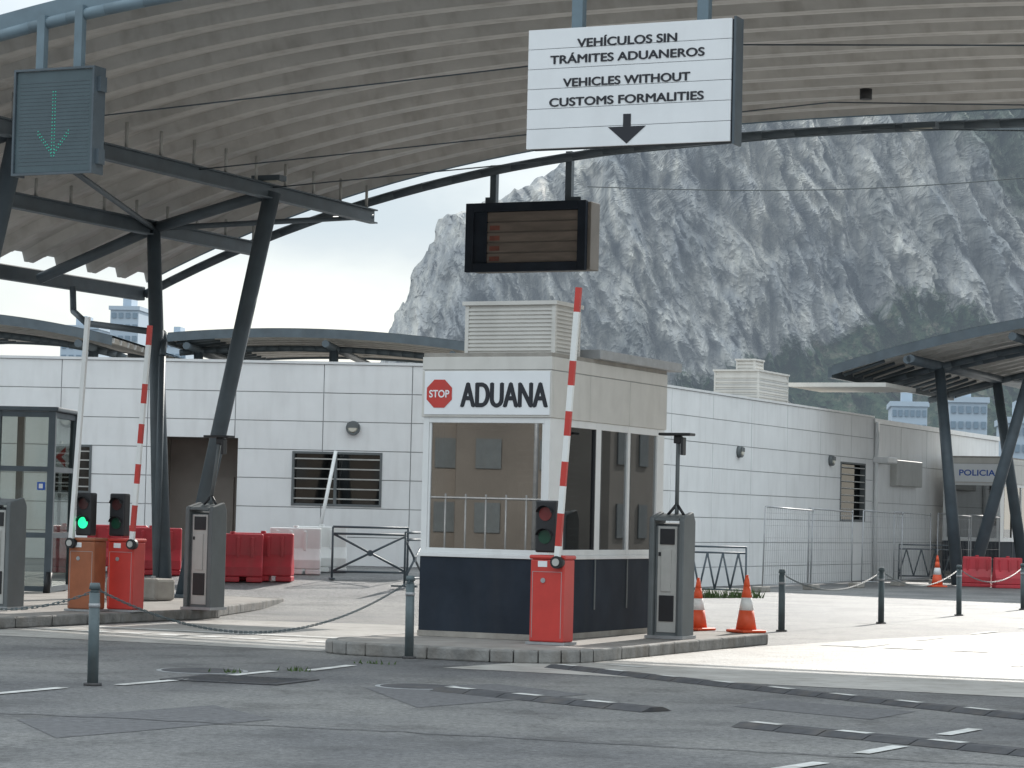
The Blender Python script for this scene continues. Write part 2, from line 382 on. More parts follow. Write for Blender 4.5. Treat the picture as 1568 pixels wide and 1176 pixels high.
tubes(g,'roof_brace',[((0,0,6.6),(2.4,-7.4,7.15)),((0,0,6.6),(2.4,3.7,7.17)),],.05,M['steel'],8)
rods=[]
for ll,zc in ((-7.4,8.0),(-2.4,8.0),(0,7.95)):
    rods+=[((2.4,ll,7.25),(13,ll+.8,zc)),((13,ll+.8,zc),(23.6,ll,7.25))]
tubes(g,'tie_rod',rods,.011,M['steel'],6)
box(g,'gutter',-2.78,-2.6,NEAR,FAR,5.68,5.95,M['steel'],.02)
poly(g,'rain_pipe',[(-2.5,1.2,5.7),(-2.4,1.1,5.25),(-1.9,.8,5.0),(.2,.1,4.75),(.42,-.2,4.55),(.55,-.45,4.3),(.75,-.75,.2)],.06,M['steel'],10)
for (a,b_) in ((2.5,-.3),(13.0,3.2),(10.8,-2.2)):
    z=zr(a)-.12 if a>3 else 7.35
    boxes(g,'roof_lamp',[(a-.28,a+.28,b_-.12,b_+.12,z-.03,z+.06)],M['steel']); box(g,'roof_lamp_glass',a-.2,a+.2,b_-.08,b_+.08,z-.045,z-.031,M['lampglass'])
tube(g,'roof_sensor',(12.6,1.4,zr(12.6)+.08),(12.6,1.4,zr(12.6)+.25),.1,M['black'],n=12)

# ---------------------------------------------------------------- hanging sign boards
def hung(name,c,l): return group(name,F(c,l),-ANG)
sc=13.35
g=hung('customs_lane_sign',sc,NEAR-.1)
Yd=F(sc,NEAR-.1).y
zt=1.65+(795.8-34)/FPX*Yd; zb=1.65+(795.8-222)/FPX*Yd; W=2.62
n_s=6; hs=(zt-zb)/n_s
boxes(g,'sign_slats',[(-W/2,W/2,-.13,-.10,zb+i*hs+.003,zb+(i+1)*hs-.003) for i in range(n_s)],M['signw'],.003)
box(g,'sign_case',-W/2+.02,W/2+.02,-.098,.1,zb+.01,zt-.01,M['dark'])
box(g,'sign_frame',W/2+.021,W/2+.05,-.12,.13,zb-.03,zt+.02,M['steel'])
boxes(g,'hanger_post',[(-.78,-.64,-.05,.07,zt-.01,8.6),(.84,.98,-.05,.07,zt-.01,8.6)],M['steel_l'])
H=zt-zb
def tl(body,w,f,nm): text(g,nm,body,w,.1,-.02,zt-H*f,-.1335,M['text'],0,thick=.002,bold=.0055)
tl('VEHÍCULOS SIN',1.28,.165,'text_line_1'); tl('TRÁMITES ADUANEROS',1.98,.295,'text_line_2'); tl('VEHICLES WITHOUT',1.63,.49,'text_line_3'); tl('CUSTOMS FORMALITIES',1.98,.65,'text_line_4')
ax=-.0; at=zt-H*.74; ab=zt-H*.985
raw(g,'arrow',[(ax-.045,-.134,at),(ax+.055,-.134,at),(ax+.055,-.134,at-.15),(ax+.25,-.134,at-.15),(ax+.005,-.134,ab),(ax-.24,-.134,at-.15),(ax-.045,-.134,at-.15)],[(0,6,2,1),(5,4,3)],M['text'])
lc=5.12
g=hung('lane_signal_panel',lc,NEAR-.1); Yd=F(lc,NEAR-.1).y
zt=1.65+(776-106)/FPX*Yd; zb=1.65+(776-264)/FPX*Yd; W=1.22
M['teal']=mat('panel_teal_dark',(.07,.105,.12),.5,0,.12,3)
box(g,'panel_case',-W/2,W/2,-.1,.12,zb,zt,M['teal'],.01)
boxes(g,'panel_frame',[(-W/2-.03,-W/2,-.13,.14,zb-.03,zt+.03),(W/2,W/2+.03,-.13,.14,zb-.03,zt+.03),(-W/2,W/2,-.13,-.101,zt,zt+.03),(-W/2,W/2,-.13,-.101,zb-.03,zb),(W/2+.031,W/2+.08,-.05,.1,zb+.1,zb+.3),(W/2+.031,W/2+.08,-.05,.1,zt-.3,zt-.1)],M['steel'])
boxes(g,'hanger_post',[(-.36,-.24,-.04,.06,zt+.03,8.2),(.24,.36,-.04,.06,zt+.03,8.3)],M['steel_l'])
dots=[]; zc0=zb+.22
for i in range(20): 
    for k in (-.02,.02): dots.append((k,zc0+i*.045))
for i in range(1,9):
    for s in (-1,1):
        for k in (0,.045): dots.append((s*i*.03,zc0+i*.036+k))
boxes(g,'led_arrow',[(x-.007,x+.007,-.106,-.1015,z-.007,z+.007) for x,z in dots],M['leddot'])
boxes(g,'led_louvre',[(-W/2+.06,W/2-.06,-.104,-.1005,zb+.1+i*.05,zb+.108+i*.05) for i in range(23)],M['steel'])
c5=5.55
g=hung('hanging_display_screen',c5,FAR+.05); Yd=F(c5,FAR).y
zt=1.65+(792.5-308)/FPX*Yd; zb=1.65+(792.5-415)/FPX*Yd; W=2.45
box(g,'case',-W/2+.05,W/2,-.05,.35,zb+.02,zt-.02,M['taupe'],.01)
fr=.16
boxes(g,'frame',[(-W/2,-W/2+fr,-.16,-.051,zb,zt),(W/2-fr-.06,W/2-.06,-.16,-.051,zb,zt),(-W/2+fr,W/2-fr-.06,-.16,-.051,zt-fr,zt),(-W/2+fr,W/2-fr-.06,-.16,-.051,zb,zb+fr)],M['dark'],.01)
boxes(g,'inner_frame',[(-W/2+fr,-W/2+fr+.25,-.1,-.051,zb+fr,zt-fr)],M['dark'])
sl_=[];hh=(zt-zb-2*fr)/5
for i in range(5): sl_.append((-W/2+fr+.25,W/2-fr-.06,-.08,-.056,zb+fr+i*hh+.012,zb+fr+(i+1)*hh-.012))
boxes(g,'display_slats',sl_,M['brown'])
boxes(g,'rust_stain',[(-W/2+fr+.3,-W/2+fr+.5,-.0835,-.081,zb+fr+i*hh+.04,zb+fr+i*hh+.04+hh*.45) for i in (0,1,2,3)],M['rust'])
boxes(g,'hanger_post',[(-.82,-.7,.0,.12,zt-.02,zr(c5-.8)+.1),(.68,.8,.0,.12,zt-.02,zr(c5+.7)+.1),(-.9,-.72,-.02,.0,zt-.02,zt+.12),(.7,1.0,-.02,.0,zt-.02,zt+.08)],M['steel'])

# ---------------------------------------------------------------- booth
def louvre_box(parent,name,x0,x1,y0,y1,z0,z1,m,step=.05):
    L=[(x0+.02,x1-.02,y0+.02,y1-.02,z0,z1)]
    z=z0+.04
    while z<z1-.06:
        L+=[(x0+.05,x1-.05,y0,y0+.0195,z,z+step*.55),(x1-.0195,x1,y0+.05,y1-.05,z,z+step*.55)]; z+=step
    L+=[(x0,x0+.049,y0-.003,y0+.0195,z0,z1),(x1-.049,x1+.003,y0-.003,y0+.0495,z0,z1),(x1-.0195,x1+.003,y1-.049,y1,z0,z1),(x0-.03,x1+.03,y0-.03,y1+.03,z1+.001,z1+.05)]
    return boxes(parent,name,L,m)
def make_booth(name,loc,label,scale=1,main=True):
    g=group(name,loc,-ANG,scale); W=1.74; D=3.8; z0=.15; zs=1.19; zh=2.88; zt=3.63
    box(g,'plinth',-W-.01,.01,-.01,D+.01,z0,z0+.07,M['conc'])
    t=.06
    dk=[(-W,0,0,t,z0+.0705,zs-.05),(-t,0,t+.001,D,z0+.0705,zs-.05),(-W,-W+t,t+.001,D,z0+.0705,zs-.05),(-W+t+.001,-t-.001,D-t,D,z0+.0705,zs-.05)]
    boxes(g,'lower_panel',dk,M['dark'])
    boxes(g,'sill',[(-W-.02,.02,-.02,.05,zs-.049,zs),(-.045,.02,.051,D+.02,zs-.049,zs),(-W-.02,-W+.045,.051,D+.02,zs-.049,zs)],M['alu'],.005)
    f=.08
    boxes(g,'window_frame',[(-W,-W+f,0,.06,zs+.001,zh),(-f,0,0,.06,zs+.001,zh),(-W+f,-f,.002,.06,zh-.07,zh),(-W+f,-f,.002,.06,zs+.001,zs+.06),
        (-W+f+.001,-W+f+.03,.012,.05,zs+.061,zh-.071),(-f-.03,-f-.001,.012,.05,zs+.061,zh-.071),
        (-.06,0,.061,.42,zs+.001,zh),(-.058,-.001,.421,.47,zs+.001,zh),(-.058,-.001,1.45,1.62,zs+.001,zh),(-.058,-.001,2.52,2.6,zs+.001,zh),(-.06,0,3.55,D,zs+.001,zh),
        (-.056,-.002,.471,1.449,zh-.09,zh),(-.056,-.002,1.621,2.519,zh-.09,zh),(-.056,-.002,2.601,3.549,zh-.09,zh),
        (-.056,-.002,.471,1.449,zs+.001,zs+.07),(-.056,-.002,1.621,2.519,zs+.001,zs+.07),(-.056,-.002,2.601,3.549,zs+.001,zs+.07),
        (-W,-W+.06,.061,.3,zs+.001,zh),(-W,-W+.06,3.5,D,zs+.001,zh),(-W+.061,-.061,D-.06,D,zs+.001,zs+.1),
        (-W+.061,-W+.5,D-.06,D,zs+.1,zh),(-.5,-.061,D-.06,D,zs+.1,zh)],M['alu'],.004)
    boxes(g,'side_door_strip',[(.001,.012,1.47,1.50,.5,zs-.05),(.001,.012,2.54,2.57,.5,zs-.05)],M['grey'])
    boxes(g,'window_gasket',[(-.03,-.0005,.471,.50,zs+.07,zh-.09),(-.03,-.0005,1.42,1.449,zs+.07,zh-.09),(-.03,-.0005,1.621,1.65,zs+.07,zh-.09),(-.03,-.0005,2.601,2.63,zs+.07,zh-.09)],M['black'])
    box(g,'front_glass',-W+f+.03,-f-.03,.03,.034,zs+.06,zh-.07,M['glass'])
    boxes(g,'side_glass',[(-.03,-.026,.47,1.45,zs+.07,zh-.09),(-.03,-.026,1.62,2.52,zs+.07,zh-.09),(-.03,-.026,2.6,3.55,zs+.07,zh-.09),(-W+.03,-W+.034,.3,3.5,zs,zh)],M['glass'])
    box(g,'rear_glass',-W+.5,-.5,D-.03,D-.026,zs+.1,zh,M['glass'])
    boxes(g,'interior_blind',[(-.12,-.1,1.7,3.5,zs+.1,zh-.1),(-W+.08,-W+.1,.4,2.3,zs,zh-.1)]+[(-W+.12,-.14,2.4,2.41,zs+.0+.085*i,zs+.065+.085*i) for i in range(19)],M['curtain'])
    boxes(g,'interior_desk',[(-W+.1,-.1,.2,.8,zs-.12,zs-.08),(-1.2,-.8,.45,.6,zs-.08,zs+.3),(-.55,-.5,.3,.34,zs-.08,zs+.9)],M['greyl'])
    box(g,'floor',-W+.07,-.07,.07,D-.07,z0+.071,z0+.1,M['grey'])
    boxes(g,'fascia',[(-W-.02,.02,-.02,.04,zh+.001,zt-.17),(-W-.02,.02,-.02,.04,zt-.16,zt),
        (-.04,.02,.042,1.18,zh+.001,zt-.17),(-.04,.02,1.19,2.5,zh+.001,zt-.17),(-.04,.02,2.51,D+.02,zh+.001,zt-.17),(-.04,.02,.042,D+.02,zt-.16,zt),
        (-W-.02,-W+.04,.042,D+.02,zh+.001,zt),(-W+.042,-.042,D-.04,D+.02,zh+.001,zt)],M['beige'],.006)
    boxes(g,'fascia_joint',[(-W,0,-.005,.03,zt-.17,zt-.16),(-.03,.005,.05,D,zt-.17,zt-.16)],M['gap'])
    box(g,'ceiling',-W+.045,-.045,.045,D-.045,zh-.02,zh+.02,M['white'])
    box(g,'roof_deck',-W-.01,.01,-.01,D+.01,zt+.001,zt+.05,M['conc'])
    if main:
        box(g,'roof_canopy_strip',-.5,.12,1.25,4.1,zt+.051,zt+.17,M['galv'],.01)
        louvre_box(g,'rooftop_louvre_unit',-1.3,-.06,.22,1.0,zt+.051,zt+.66,M['beige'])
    box(g,'sign_board',-W+.02,-.0,-.032,-.0215,zh+.03,zt-.18,M['signw'],.003)
    return g,W,zh,zt
LB=F(12.16,-9.8)
g,W,zh,zt=make_booth('customs_booth',(LB.x,LB.y,0),'')
text(g,'sign_text','ADUANA',1.17,.3,-.62,zh+.13,-.0335,M['text'],.0,thick=.002,bold=.014)
cx,cz,R=-W+.23,zh+.29,.19
raw(g,'stop_octagon',[(cx+R*math.cos(rad(22.5+45*i)),-.036,cz+R*math.sin(rad(22.5+45*i))) for i in range(8)],[tuple(range(8))],M['red'])
text(g,'stop_text','STOP',.28,.09,cx,cz-.045,-.038,M['signw'],.02,thick=.001)
p=S(1530,800,84)
g2,W2,zh2,zt2=make_booth('police_booth',(p.x,p.y,0),'',1.08,False)
text(g2,'sign_text','POLICIA',1.1,.17,-.7,zh2+.22,-.034,M['blue'],.02,thick=.001)

# ---------------------------------------------------------------- kerbed islands
def island(name,pts,h=.15):
    g=group(name); n=len(pts); c=sum((Vector(p) for p in pts),Vector((0,0)))/n
    inner=[]
    for p in pts:
        d=(c-Vector(p)); inner.append(Vector(p)+d.normalized()*.17)
    prism(g,'paving',inner,.0,h-.004,M['isl'])
    V=[];Fc=[]
    for i in range(n):
        a=Vector(pts[i]);b=Vector(pts[(i+1)%n]);ai=inner[i];bi=inner[(i+1)%n]
        Ln=(b-a).length; k=max(1,round(Ln/.9))
        for j in range(k):
            e=.006/max(Ln,.01)
            t0=j/k+e;t1=(j+1)/k-e
            q=[a.lerp(b,t0),a.lerp(b,t1),ai.lerp(bi,t1),ai.lerp(bi,t0)]
            m_=len(V); V+=[(x.x,x.y,0) for x in q]+[(x.x,x.y,h+random.uniform(-.004,.004)) for x in q]
            Fc+=[tuple(x+m_ for x in f) for f in BF]
    o=raw(g,'kerb_stones',V,Fc,M['kerb']); bev(o,.02,2)
def Fp(c,l): q=F(c,l); return (q.x,q.y)
def arcpts(cx,cy,r,a0,a1,k=5): return [Fp(cx+r*math.cos(rad(a0+(a1-a0)*i/k)),cy+r*math.sin(rad(a0+(a1-a0)*i/k))) for i in range(k+1)]
island('traffic_island',arcpts(10.9,-11.2,.9,180,270)+arcpts(12.5,-11.2,.9,270,360)+arcpts(13.1,-5.2,.3,0,90)+arcpts(10.3,-5.2,.3,90,180))
island('traffic_island',[Fp(-4,-11.4)]+arcpts(3.5,-10.6,.8,270,360)+arcpts(3.8,-4.6,.5,0,60)+[Fp(2.4,.8),Fp(-4,1.5)])

# ---------------------------------------------------------------- barrier gates
def arm(g,p0,p1,w=.068,bands=None):
    p0=Vector(p0);p1=Vector(p1); V0=[];F0=[];V1=[];F1=[]
    d=(p1-p0).normalized(); a=Vector((1,0,0)); a=(a-d*a.dot(d)).normalized(); b=d.cross(a)
    for s0,s1,k in bands:
        q0=p0.lerp(p1,s0);q1=p0.lerp(p1,s1); V,Fc=(V1,F1) if k else (V0,F0); m_=len(V)
        for q in(q0,q1):
            for (x,y) in((-1,-1),(1,-1),(1,1),(-1,1)): V.append(q+a*x*w/2+b*y*.025)
        Fc+=[(m_,m_+1,m_+5,m_+4),(m_+1,m_+2,m_+6,m_+5),(m_+2,m_+3,m_+7,m_+6),(m_+3,m_,m_+4,m_+7),(m_+3,m_+2,m_+1,m_),(m_+4,m_+5,m_+6,m_+7)]
    if V1: raw(g,'arm_red',V1,F1,M['red'])
    raw(g,'arm_white',V0,F0,M['white'])
def tlight(g,x,y,z,h=.62,lit='red'):
    box(g,'signal_housing',x-.13,x+.13,y-.08,y+.08,z,z+h,M['black'],.02)
    for i,(zz,on) in enumerate(((z+h*.74,'red'),(z+h*.3,'green'))):
        m_=M['green'] if (lit=='green' and on=='green') else (M['redlit'] if lit=='red' and on=='red' else (M['ledoff'] if on=='red' else M['ledoffg']))
        tube(g,'signal_lens_'+on,(x,y-.081,zz),(x,y-.088,zz),.082,m_,n=20)
        V=[];Fc=[];k=12
        for j in range(k+1):
            t=rad(10+160*j/k); 
            V+=[(x+.1*math.cos(t),y-.08,zz+.1*math.sin(t)),(x+.1*math.cos(t),y-.08-.07,zz+.1*math.sin(t))]
        Fc=[(2*j,2*j+1,2*j+3,2*j+2) for j in range(k)]
        raw(g,'visor',V,Fc,M['black'])
def gate(name,loc,m,arm_to,bands=None,lit='red',h=1.06,lx=-.06,rz=-ANG,sx=.12):
    g=group(name,loc,rz); w=.44;d=.32
    box(g,'base_plate',-w/2-.03,w/2+.03,-.03,d+.03,0,.03,M['galv'])
    box(g,'cabinet',-w/2,w/2,0,d,.031,h-.05,m,.02)
    box(g,'cabinet_lid',-w/2-.015,w/2+.015,-.015,d+.015,h-.049,h,m,.02)
    boxes(g,'door_seam',[(-w/2+.03,w/2-.03,-.003,.001,h-.2,h-.195),(-w/2+.03,-w/2+.035,-.003,.001,.08,h-.2),(w/2-.035,w/2-.03,-.003,.001,.08,h-.2)],M['gap'])
    tube(g,'lock',(-.05,-.01,h-.3),(-.05,.0,h-.3),.03,M['galv']); box(g,'label',-.12,.0,-.004,.0,h-.14,h-.07,M['signw'])
    tube(g,'arm_hub',(sx,-.09,h-.08),(sx,.01,h-.08),.075,M['black'],n=20)
    tube(g,'arm_hub_cap',(sx,-.105,h-.08),(sx,-.09,h-.08),.045,M['greyl'],n=16)
    arm(g,(sx,-.05,h-.05),arm_to,bands=bands)
    tlight(g,lx,d*.4,h+.03,lit=lit)
    return g
b0=[(0,.05,0),(.05,.17,1),(.17,.27,0),(.27,.36,1),(.36,.455,0),(.455,.545,1),(.545,.64,0),(.64,.73,1),(.73,.82,0),(.82,.91,0),(.91,1,1)]
p=S(835,985,31.1)
gate('barrier_gate',(p.x,p.y,.15),M['red'],(.36,-.07,4.24),bands=b0,sx=.15)
p=S(184,935,38.0)
gate('barrier_gate',(p.x,p.y,.15),M['red'],(.43,-.07,4.15),bands=b0,lit='off',lx=-.12,sx=.22)
p=S(124,937,37.8)
gate('barrier_gate',(p.x,p.y,.15),M['orange'],(.03,-.07,4.25),bands=[(0,1,0)],lit='green',lx=-.02,sx=-.15)

# ---------------------------------------------------------------- ticket terminals
def terminal(loc,pole=True,px=.0,lean=0.):
    g=group('ticket_terminal',loc,-ANG)
    prof=[(0,0),(.42,0),(.42,1.5),(.34,1.62),(.02,1.55),(0,1.5)]
    def side(nm,x0,x1,pr,m):
        n=len(pr); V=[(x0,p[0],p[1]) for p in pr]+[(x1,p[0],p[1]) for p in pr]
        bev(raw(g,nm,V,[tuple(range(n)),tuple(reversed(range(n,2*n)))]+[((i+1)%n,i,n+i,n+(i+1)%n) for i in range(n)],m),.015)
    side('cheek_left',-.24,-.17,prof,M['grey']); side('cheek_right',.17,.24,prof,M['grey'])
    side('core',-.169,.169,[(.06,0),(.4,0),(.4,1.48),(.06,1.44)],M['grey'])
    side('cap',-.169,.169,[(-.0,1.5),(.4,1.53),(.34,1.6),(.02,1.54)],M['grey'])
    boxes(g,'screen_and_slots',[(-.1,.1,.035,.059,1.2,1.4),(-.1,.1,.035,.059,.22,.55),(-.12,.04,.038,.059,1.05,1.1)],M['black'],.005)
    boxes(g,'fascia_strip',[(-.13,.13,.05,.0585,.08,1.43),(-.08,.06,.036,.0495,.6,1.14)],M['greyl'],.003)
    box(g,'base',-.26,.26,-.03,.45,0,.04,M['galv'])
    if pole:
        poly(g,'mast',[(px,.3,1.58),(px,.3,1.7),(px+lean,.3,2.6)],.028,M['grey'],8)
        tubes(g,'mast_brackets',[((px-.1,.25,1.58),(px,.3,1.72)),((px+.12,.25,1.58),(px,.3,1.72))],.02,M['black'],6)
        boxes(g,'mast_head',[(px+lean-.24,px+lean+.2,.2,.4,2.6,2.635),(px+lean-.05,px+lean+.05,.26,.34,2.5,2.6),(px+lean+.05,px+lean+.09,.24,.36,2.35,2.58)],M['black'],.01)
p=S(1016,978,33.4); terminal((p.x,p.y,.15),True,.02,.0)
p=S(302,932,39.4); terminal((p.x,p.y,.15),True,.03,.12)
p=S(-8,936,37.8); terminal((p.x,p.y,.15),False)

# ---------------------------------------------------------------- bollards & chains
def bollard(x,y,base=True):
    g=group('bollard',(x,y,gz(x,y))); g.rotation_euler=(random.uniform(-.015,.015),random.uniform(-.015,.015),0)
    tube(g,'post',(0,0,0),(0,0,.86),.052,M['boll'],.05,16); tube(g,'neck',(0,0,.86),(0,0,.89),.042,M['boll'],n=16)
    tube(g,'cap',(0,0,.89),(0,0,.95),.056,M['boll'],.045,16); tube(g,'flange',(0,0,0),(0,0,.025),.085,M['rubber'],n=16)
    tube(g,'reflective_band',(0,0,.72),(0,0,.76),.0535,M['galv'],n=16)
B=[(145,1048),(627,1007),(1195,966),(1347,954),(1466,942),(1564,933)]
BP=[]
for u,v in B:
    H=792+.0236*(u-784); Y=1.65*FPX/(v-H); q=S(u,v,Y); BP.append((q.x,q.y)); bollard(q.x,q.y)
def chain(name,a,b,za,zb,sag,k=60,r=.012):
    g=group(name); V=[];Fc=[]; a=Vector((*a,za)); b=Vector((*b,zb)); pts=[]
    for i in range(k+1):
        t=i/k; p=a.lerp(b,t); p.z-=4*sag*t*(1-t); pts.append(p)
    for i in range(k):
        d=(pts[i+1]-pts[i]); 
        o=Vector((0,0,.009)) if i%2 else d.cross(Vector((0,0,1))).normalized()*.009
        tubeg(V,Fc,pts[i]+o-d*.15,pts[i+1]+o+d*.15,r,None,5); tubeg(V,Fc,pts[i]-o-d*.15,pts[i+1]-o+d*.15,r,None,5)
    raw(g,'links',V,Fc,M['boll'])
chain('chain',BP[0],BP[1],.9,.9,.5,130,.0045)
q=S(-60,1040,24.9); chain('chain',BP[0],(q.x,q.y),.88,.7,.1,26,.0045)
bollard(q.x,q.y)
for i in (2,3,4): chain('chain',BP[i],BP[i+1],.88,.88,.28,80,.0045)

# ---------------------------------------------------------------- cones
def cone(x,y,z,h=.75):
    g=group('traffic_cone',(x,y,z),random.random()); s=h/.75
    box(g,'foot',-.2*s,.2*s,-.2*s,.2*s,0,.04*s,M['cone'],.02)
    rr=lambda t:(.15-.125*t)*s
    for a,b,m in ((.04,.3,'cone'),(.3,.47,'white'),(.47,.62,'cone'),(.62,.75,'cone')):
        tube(g,'cone_band_'+m,(0,0,a*s),(0,0,b*s),rr(a/.75),M[m],rr(b/.75),20)
    tube(g,'tip',(0,0,.75*s),(0,0,.775*s),.02*s,M['cone'],n=10)
p=S(1067,962,36.3); cone(p.x,p.y,.15,.7)
p=S(1141,966,35.9); cone(p.x,p.y,.15,.76)
p=S(1433,898,72.5); cone(p.x,p.y,0,.85)
p=S(1456,872,90); cone(p.x,p.y,0,.9)

# ---------------------------------------------------------------- plastic barriers
def wbar(x,y,rz,m,Ln=1.2,h=.9):
    g=group('plastic_road_barrier',(x,y,gz(x,y)),rz)
    pr=[(-.22,.1),(.22,.1),(.22,.28),(.1,.5),(.075,h),(-.075,h),(-.1,.5),(-.22,.28)]; n=len(pr); V=[];
    for X in [-Ln/2,Ln/2]: V+=[(X,p[0],p[1]) for p in pr]
    bev(raw(g,'body',V,[tuple(range(n)),tuple(reversed(range(n,2*n)))]+[((i+1)%n,i,n+i,n+(i+1)%n) for i in range(n)],m),.03,3)
    boxes(g,'feet',[(-Ln/2,-Ln/2+.3,-.22,.22,0,.099),(-.15,.15,-.22,.22,0,.099),(Ln/2-.3,Ln/2,-.22,.22,0,.099)],m,.02)
    boxes(g,'ribs',[(-Ln/2+k,-Ln/2+k+.06,-.13,.13,.45,h-.06) for k in (.12,.38,.66,.92) if k<Ln-.1],m,.015)
    tube(g,'filler_cap',(0,0,h-.01),(0,0,h+.04),.05,m)
for u,Y,m,rz in ((356,49,'redb',.08),(403,49.3,'redb',-.05),(452,51,'white',.1),(492,51.8,'white',.1),(232,50,'redb',.1),(180,50.5,'redb',0)):
    q=S(u,870,Y); wbar(q.x,q.y,rz,M[m],1.15 if m!='white' else 1.0)
for u,Y,rz in ((1494,74,-.25),(1541,73,.12)):
    q=S(u,880,Y); wbar(q.x,q.y,rz,M['redb'],.8,.85)

# ---------------------------------------------------------------- crowd barriers
def pbar(x,y,rz,Ln,h=1.05,kind='x',m='steel'):
    g=group('pedestrian_barrier',(x,y,gz(x,y)),rz); s=[((-Ln/2,0,0),(-Ln/2,0,h)),((Ln/2,0,0),(Ln/2,0,h)),((-Ln/2,0,h),(Ln/2,0,h)),((-Ln/2,0,.15),(Ln/2,0,.15)),((-Ln/2,0,h-.13),(Ln/2,0,h-.13))]
    if kind=='x': s+=[((-Ln/2,0,.15),(Ln/2,0,h-.13)),((-Ln/2,0,h-.13),(Ln/2,0,.15))]
    else:
        k=4
        for i in range(k):
            a=-Ln/2+Ln*i/k; b=a+Ln/k; mid=(a+b)/2
            s+=[((a,0,.15),(mid,0,h-.13)),((mid,0,h-.13),(b,0,.15))]
    tubes(g,'frame',s,.022,M[m],8)
    if kind=='x': tube(g,'emblem',(0,-.02,(h+.02)/2),(0,.02,(h+.02)/2),.06,M[m])
    boxes(g,'feet',[(-Ln/2-.03,-Ln/2+.03,-.25,.25,0,.03),(Ln/2-.03,Ln/2+.03,-.25,.25,0,.03)],M[m])
q=S(567,860,50); pbar(q.x,q.y,.2,1.45,1.0)
q=S(633,860,49.5); pbar(q.x+.05,q.y-.6,1.3,1.2,1.0)
q=S(1093,912,58.5); pbar(q.x,q.y,-.1,1.38,1.1,'v')
q=S(1420,880,80); pbar(q.x,q.y,.3,2,1.1,'v')

# ---------------------------------------------------------------- mesh fence
g=group('mesh_fence',S(1166,906,63),rad(64)); g.location.z=0
th=[];fr_=[]
for k in range(6):
    x0=k*3.6; x1=x0+3.45; dy=[0,.12,-.1,.15,0,.1][k]; ln=[.12,0,.1,-.05,.05,0][k]
    fr_+=[((x0,dy,.05),(x0+ln,dy,2.05)),((x1,dy,.05),(x1+ln,dy,2.05)),((x0+ln,dy,2.05),(x1+ln,dy,2.0)),((x0,dy,.15),(x1,dy,.15))]
    x=x0+.15
    while x<x1: th.append(((x,dy,.15),(x+ln,dy,2.03))); x+=.15
    z=.4
    while z<2: th.append(((x0+ln*z/2,dy,z),(x1+ln*z/2,dy,z))); z+=.3
tubes(g,'frame',fr_,.018,M['galv'],6); tubes(g,'wires',th,.0035,M['galv'],4)
boxes(g,'feet',[(k*3.6-.35,k*3.6+.25,-.12,.14,0,.13) for k in range(7)],M['conc'],.02)

# ---------------------------------------------------------------- customs building
P1=Vector((.65,57,0)); P0=Vector((-13.55,58,0)); PZ=4.91
bd=group('customs_building')
def wallgrp(name,origin,th): 
    e=group(name,origin,th); e.parent=bd; return e
def clad(g,length,zt,pw,ph,holes,off=0):
    base=[(0,length,0,zt)]; pan=[]
    x=-off
    while x<length:
        zs=[zt-ph*i for i in range(int(zt/ph)+2)]
        for i in range(len(zs)-1):
            z1,z0=zs[i],max(0,zs[i+1])
            if z1<=0: break
            a,b=max(0,x),min(length,x+pw)
            if b-a>.05: pan.append((a+.01,b-.01,z0+.009,z1-.009))
        x+=pw
    for h in holes: base=cut(base,h); pan=cut(pan,h)
    boxes(g,'cladding_panels',[(a,b,-.03+random.uniform(-.004,.004),0-.0005,c,d) for a,b,c,d in pan],M['panel'])
    boxes(g,'backing_wall',[(a,b,0,.2,c,d) for a,b,c,d in base],M['gap'])
def barwin(g,x0,x1,z0,z1,mull=None,step=.2):
    box(g,'window_glass',x0,x1,.12,.125,z0,z1,M['glassd']); box(g,'window_back',x0,x1,.199,.21,z0,z1,M['dark'])
    f=.05
    boxes(g,'window_frame',[(x0,x0+f,-.05,.11,z0,z1),(x1-f,x1,-.05,.11,z0,z1),(x0+f,x1-f,-.048,.11,z1-f,z1),(x0+f,x1-f,-.048,.11,z0,z0+f)]+([(mull-.03,mull+.03,-.047,.11,z0+f,z1-f)] if mull else []),M['grey'])
    n_=int((z1-z0)/step); s=(z1-z0-.1)/n_
    boxes(g,'window_bars',[(x0+f,x1-f,-.035,-.015,z0+.05+s*(i+.5)-.014,z0+.05+s*(i+.5)+.014) for i in range(n_)],M['greyl'])
def wlamp(g,x,z):
    tube(g,'wall_lamp_ring',(x,-.03,z),(x,-.14,z),.16,M['grey'],.15,20); tube(g,'wall_lamp_glass',(x+.0,-.141,z),(x,-.17,z),.11,M['lampglass'],.08,20)
    boxes(g,'wall_lamp_hood',[(x-.12,x+.12,-.172,-.15,z+.0,z+.11)],M['grey'],.005)
th=math.atan2(-1,14.2); lw=wallgrp('front_wall',P0,th); LL=14.23
clad(lw,LL,PZ,1.95,.63,[(8.79,10.78,1.8,2.99),(3.35,4.33,1.96,3.03),(5.85,7.58,0,3.25)],off=.3)
barwin(lw,8.79,10.78,1.8,2.99,9.75); barwin(lw,3.35,4.33,1.96,3.03)
boxes(lw,'porch_recess',[(5.85,7.58,1.2,1.3,0,3.25),(5.8,5.85,.2,1.3,0,3.3),(7.58,7.63,.2,1.3,0,3.3),(5.85,7.58,.2,1.2,3.25,3.35)],M['taupe'])
boxes(lw,'porch_door',[(6.7,7.3,1.15,1.199,0,2.4)],M['taupe'])
wlamp(lw,10.12,3.52); wlamp(lw,3.75,3.55)
box(lw,'coping',-.1,LL+.02,-.06,.26,PZ+.002,PZ+.06,M['alu'])
tubes(lw,'leaning_pole',[((9.5,-.9,.9),(9.8,-.4,3.0))],.04,M['white'],8)
rw=wallgrp('side_wall',P1,rad(65)); RL=24.4
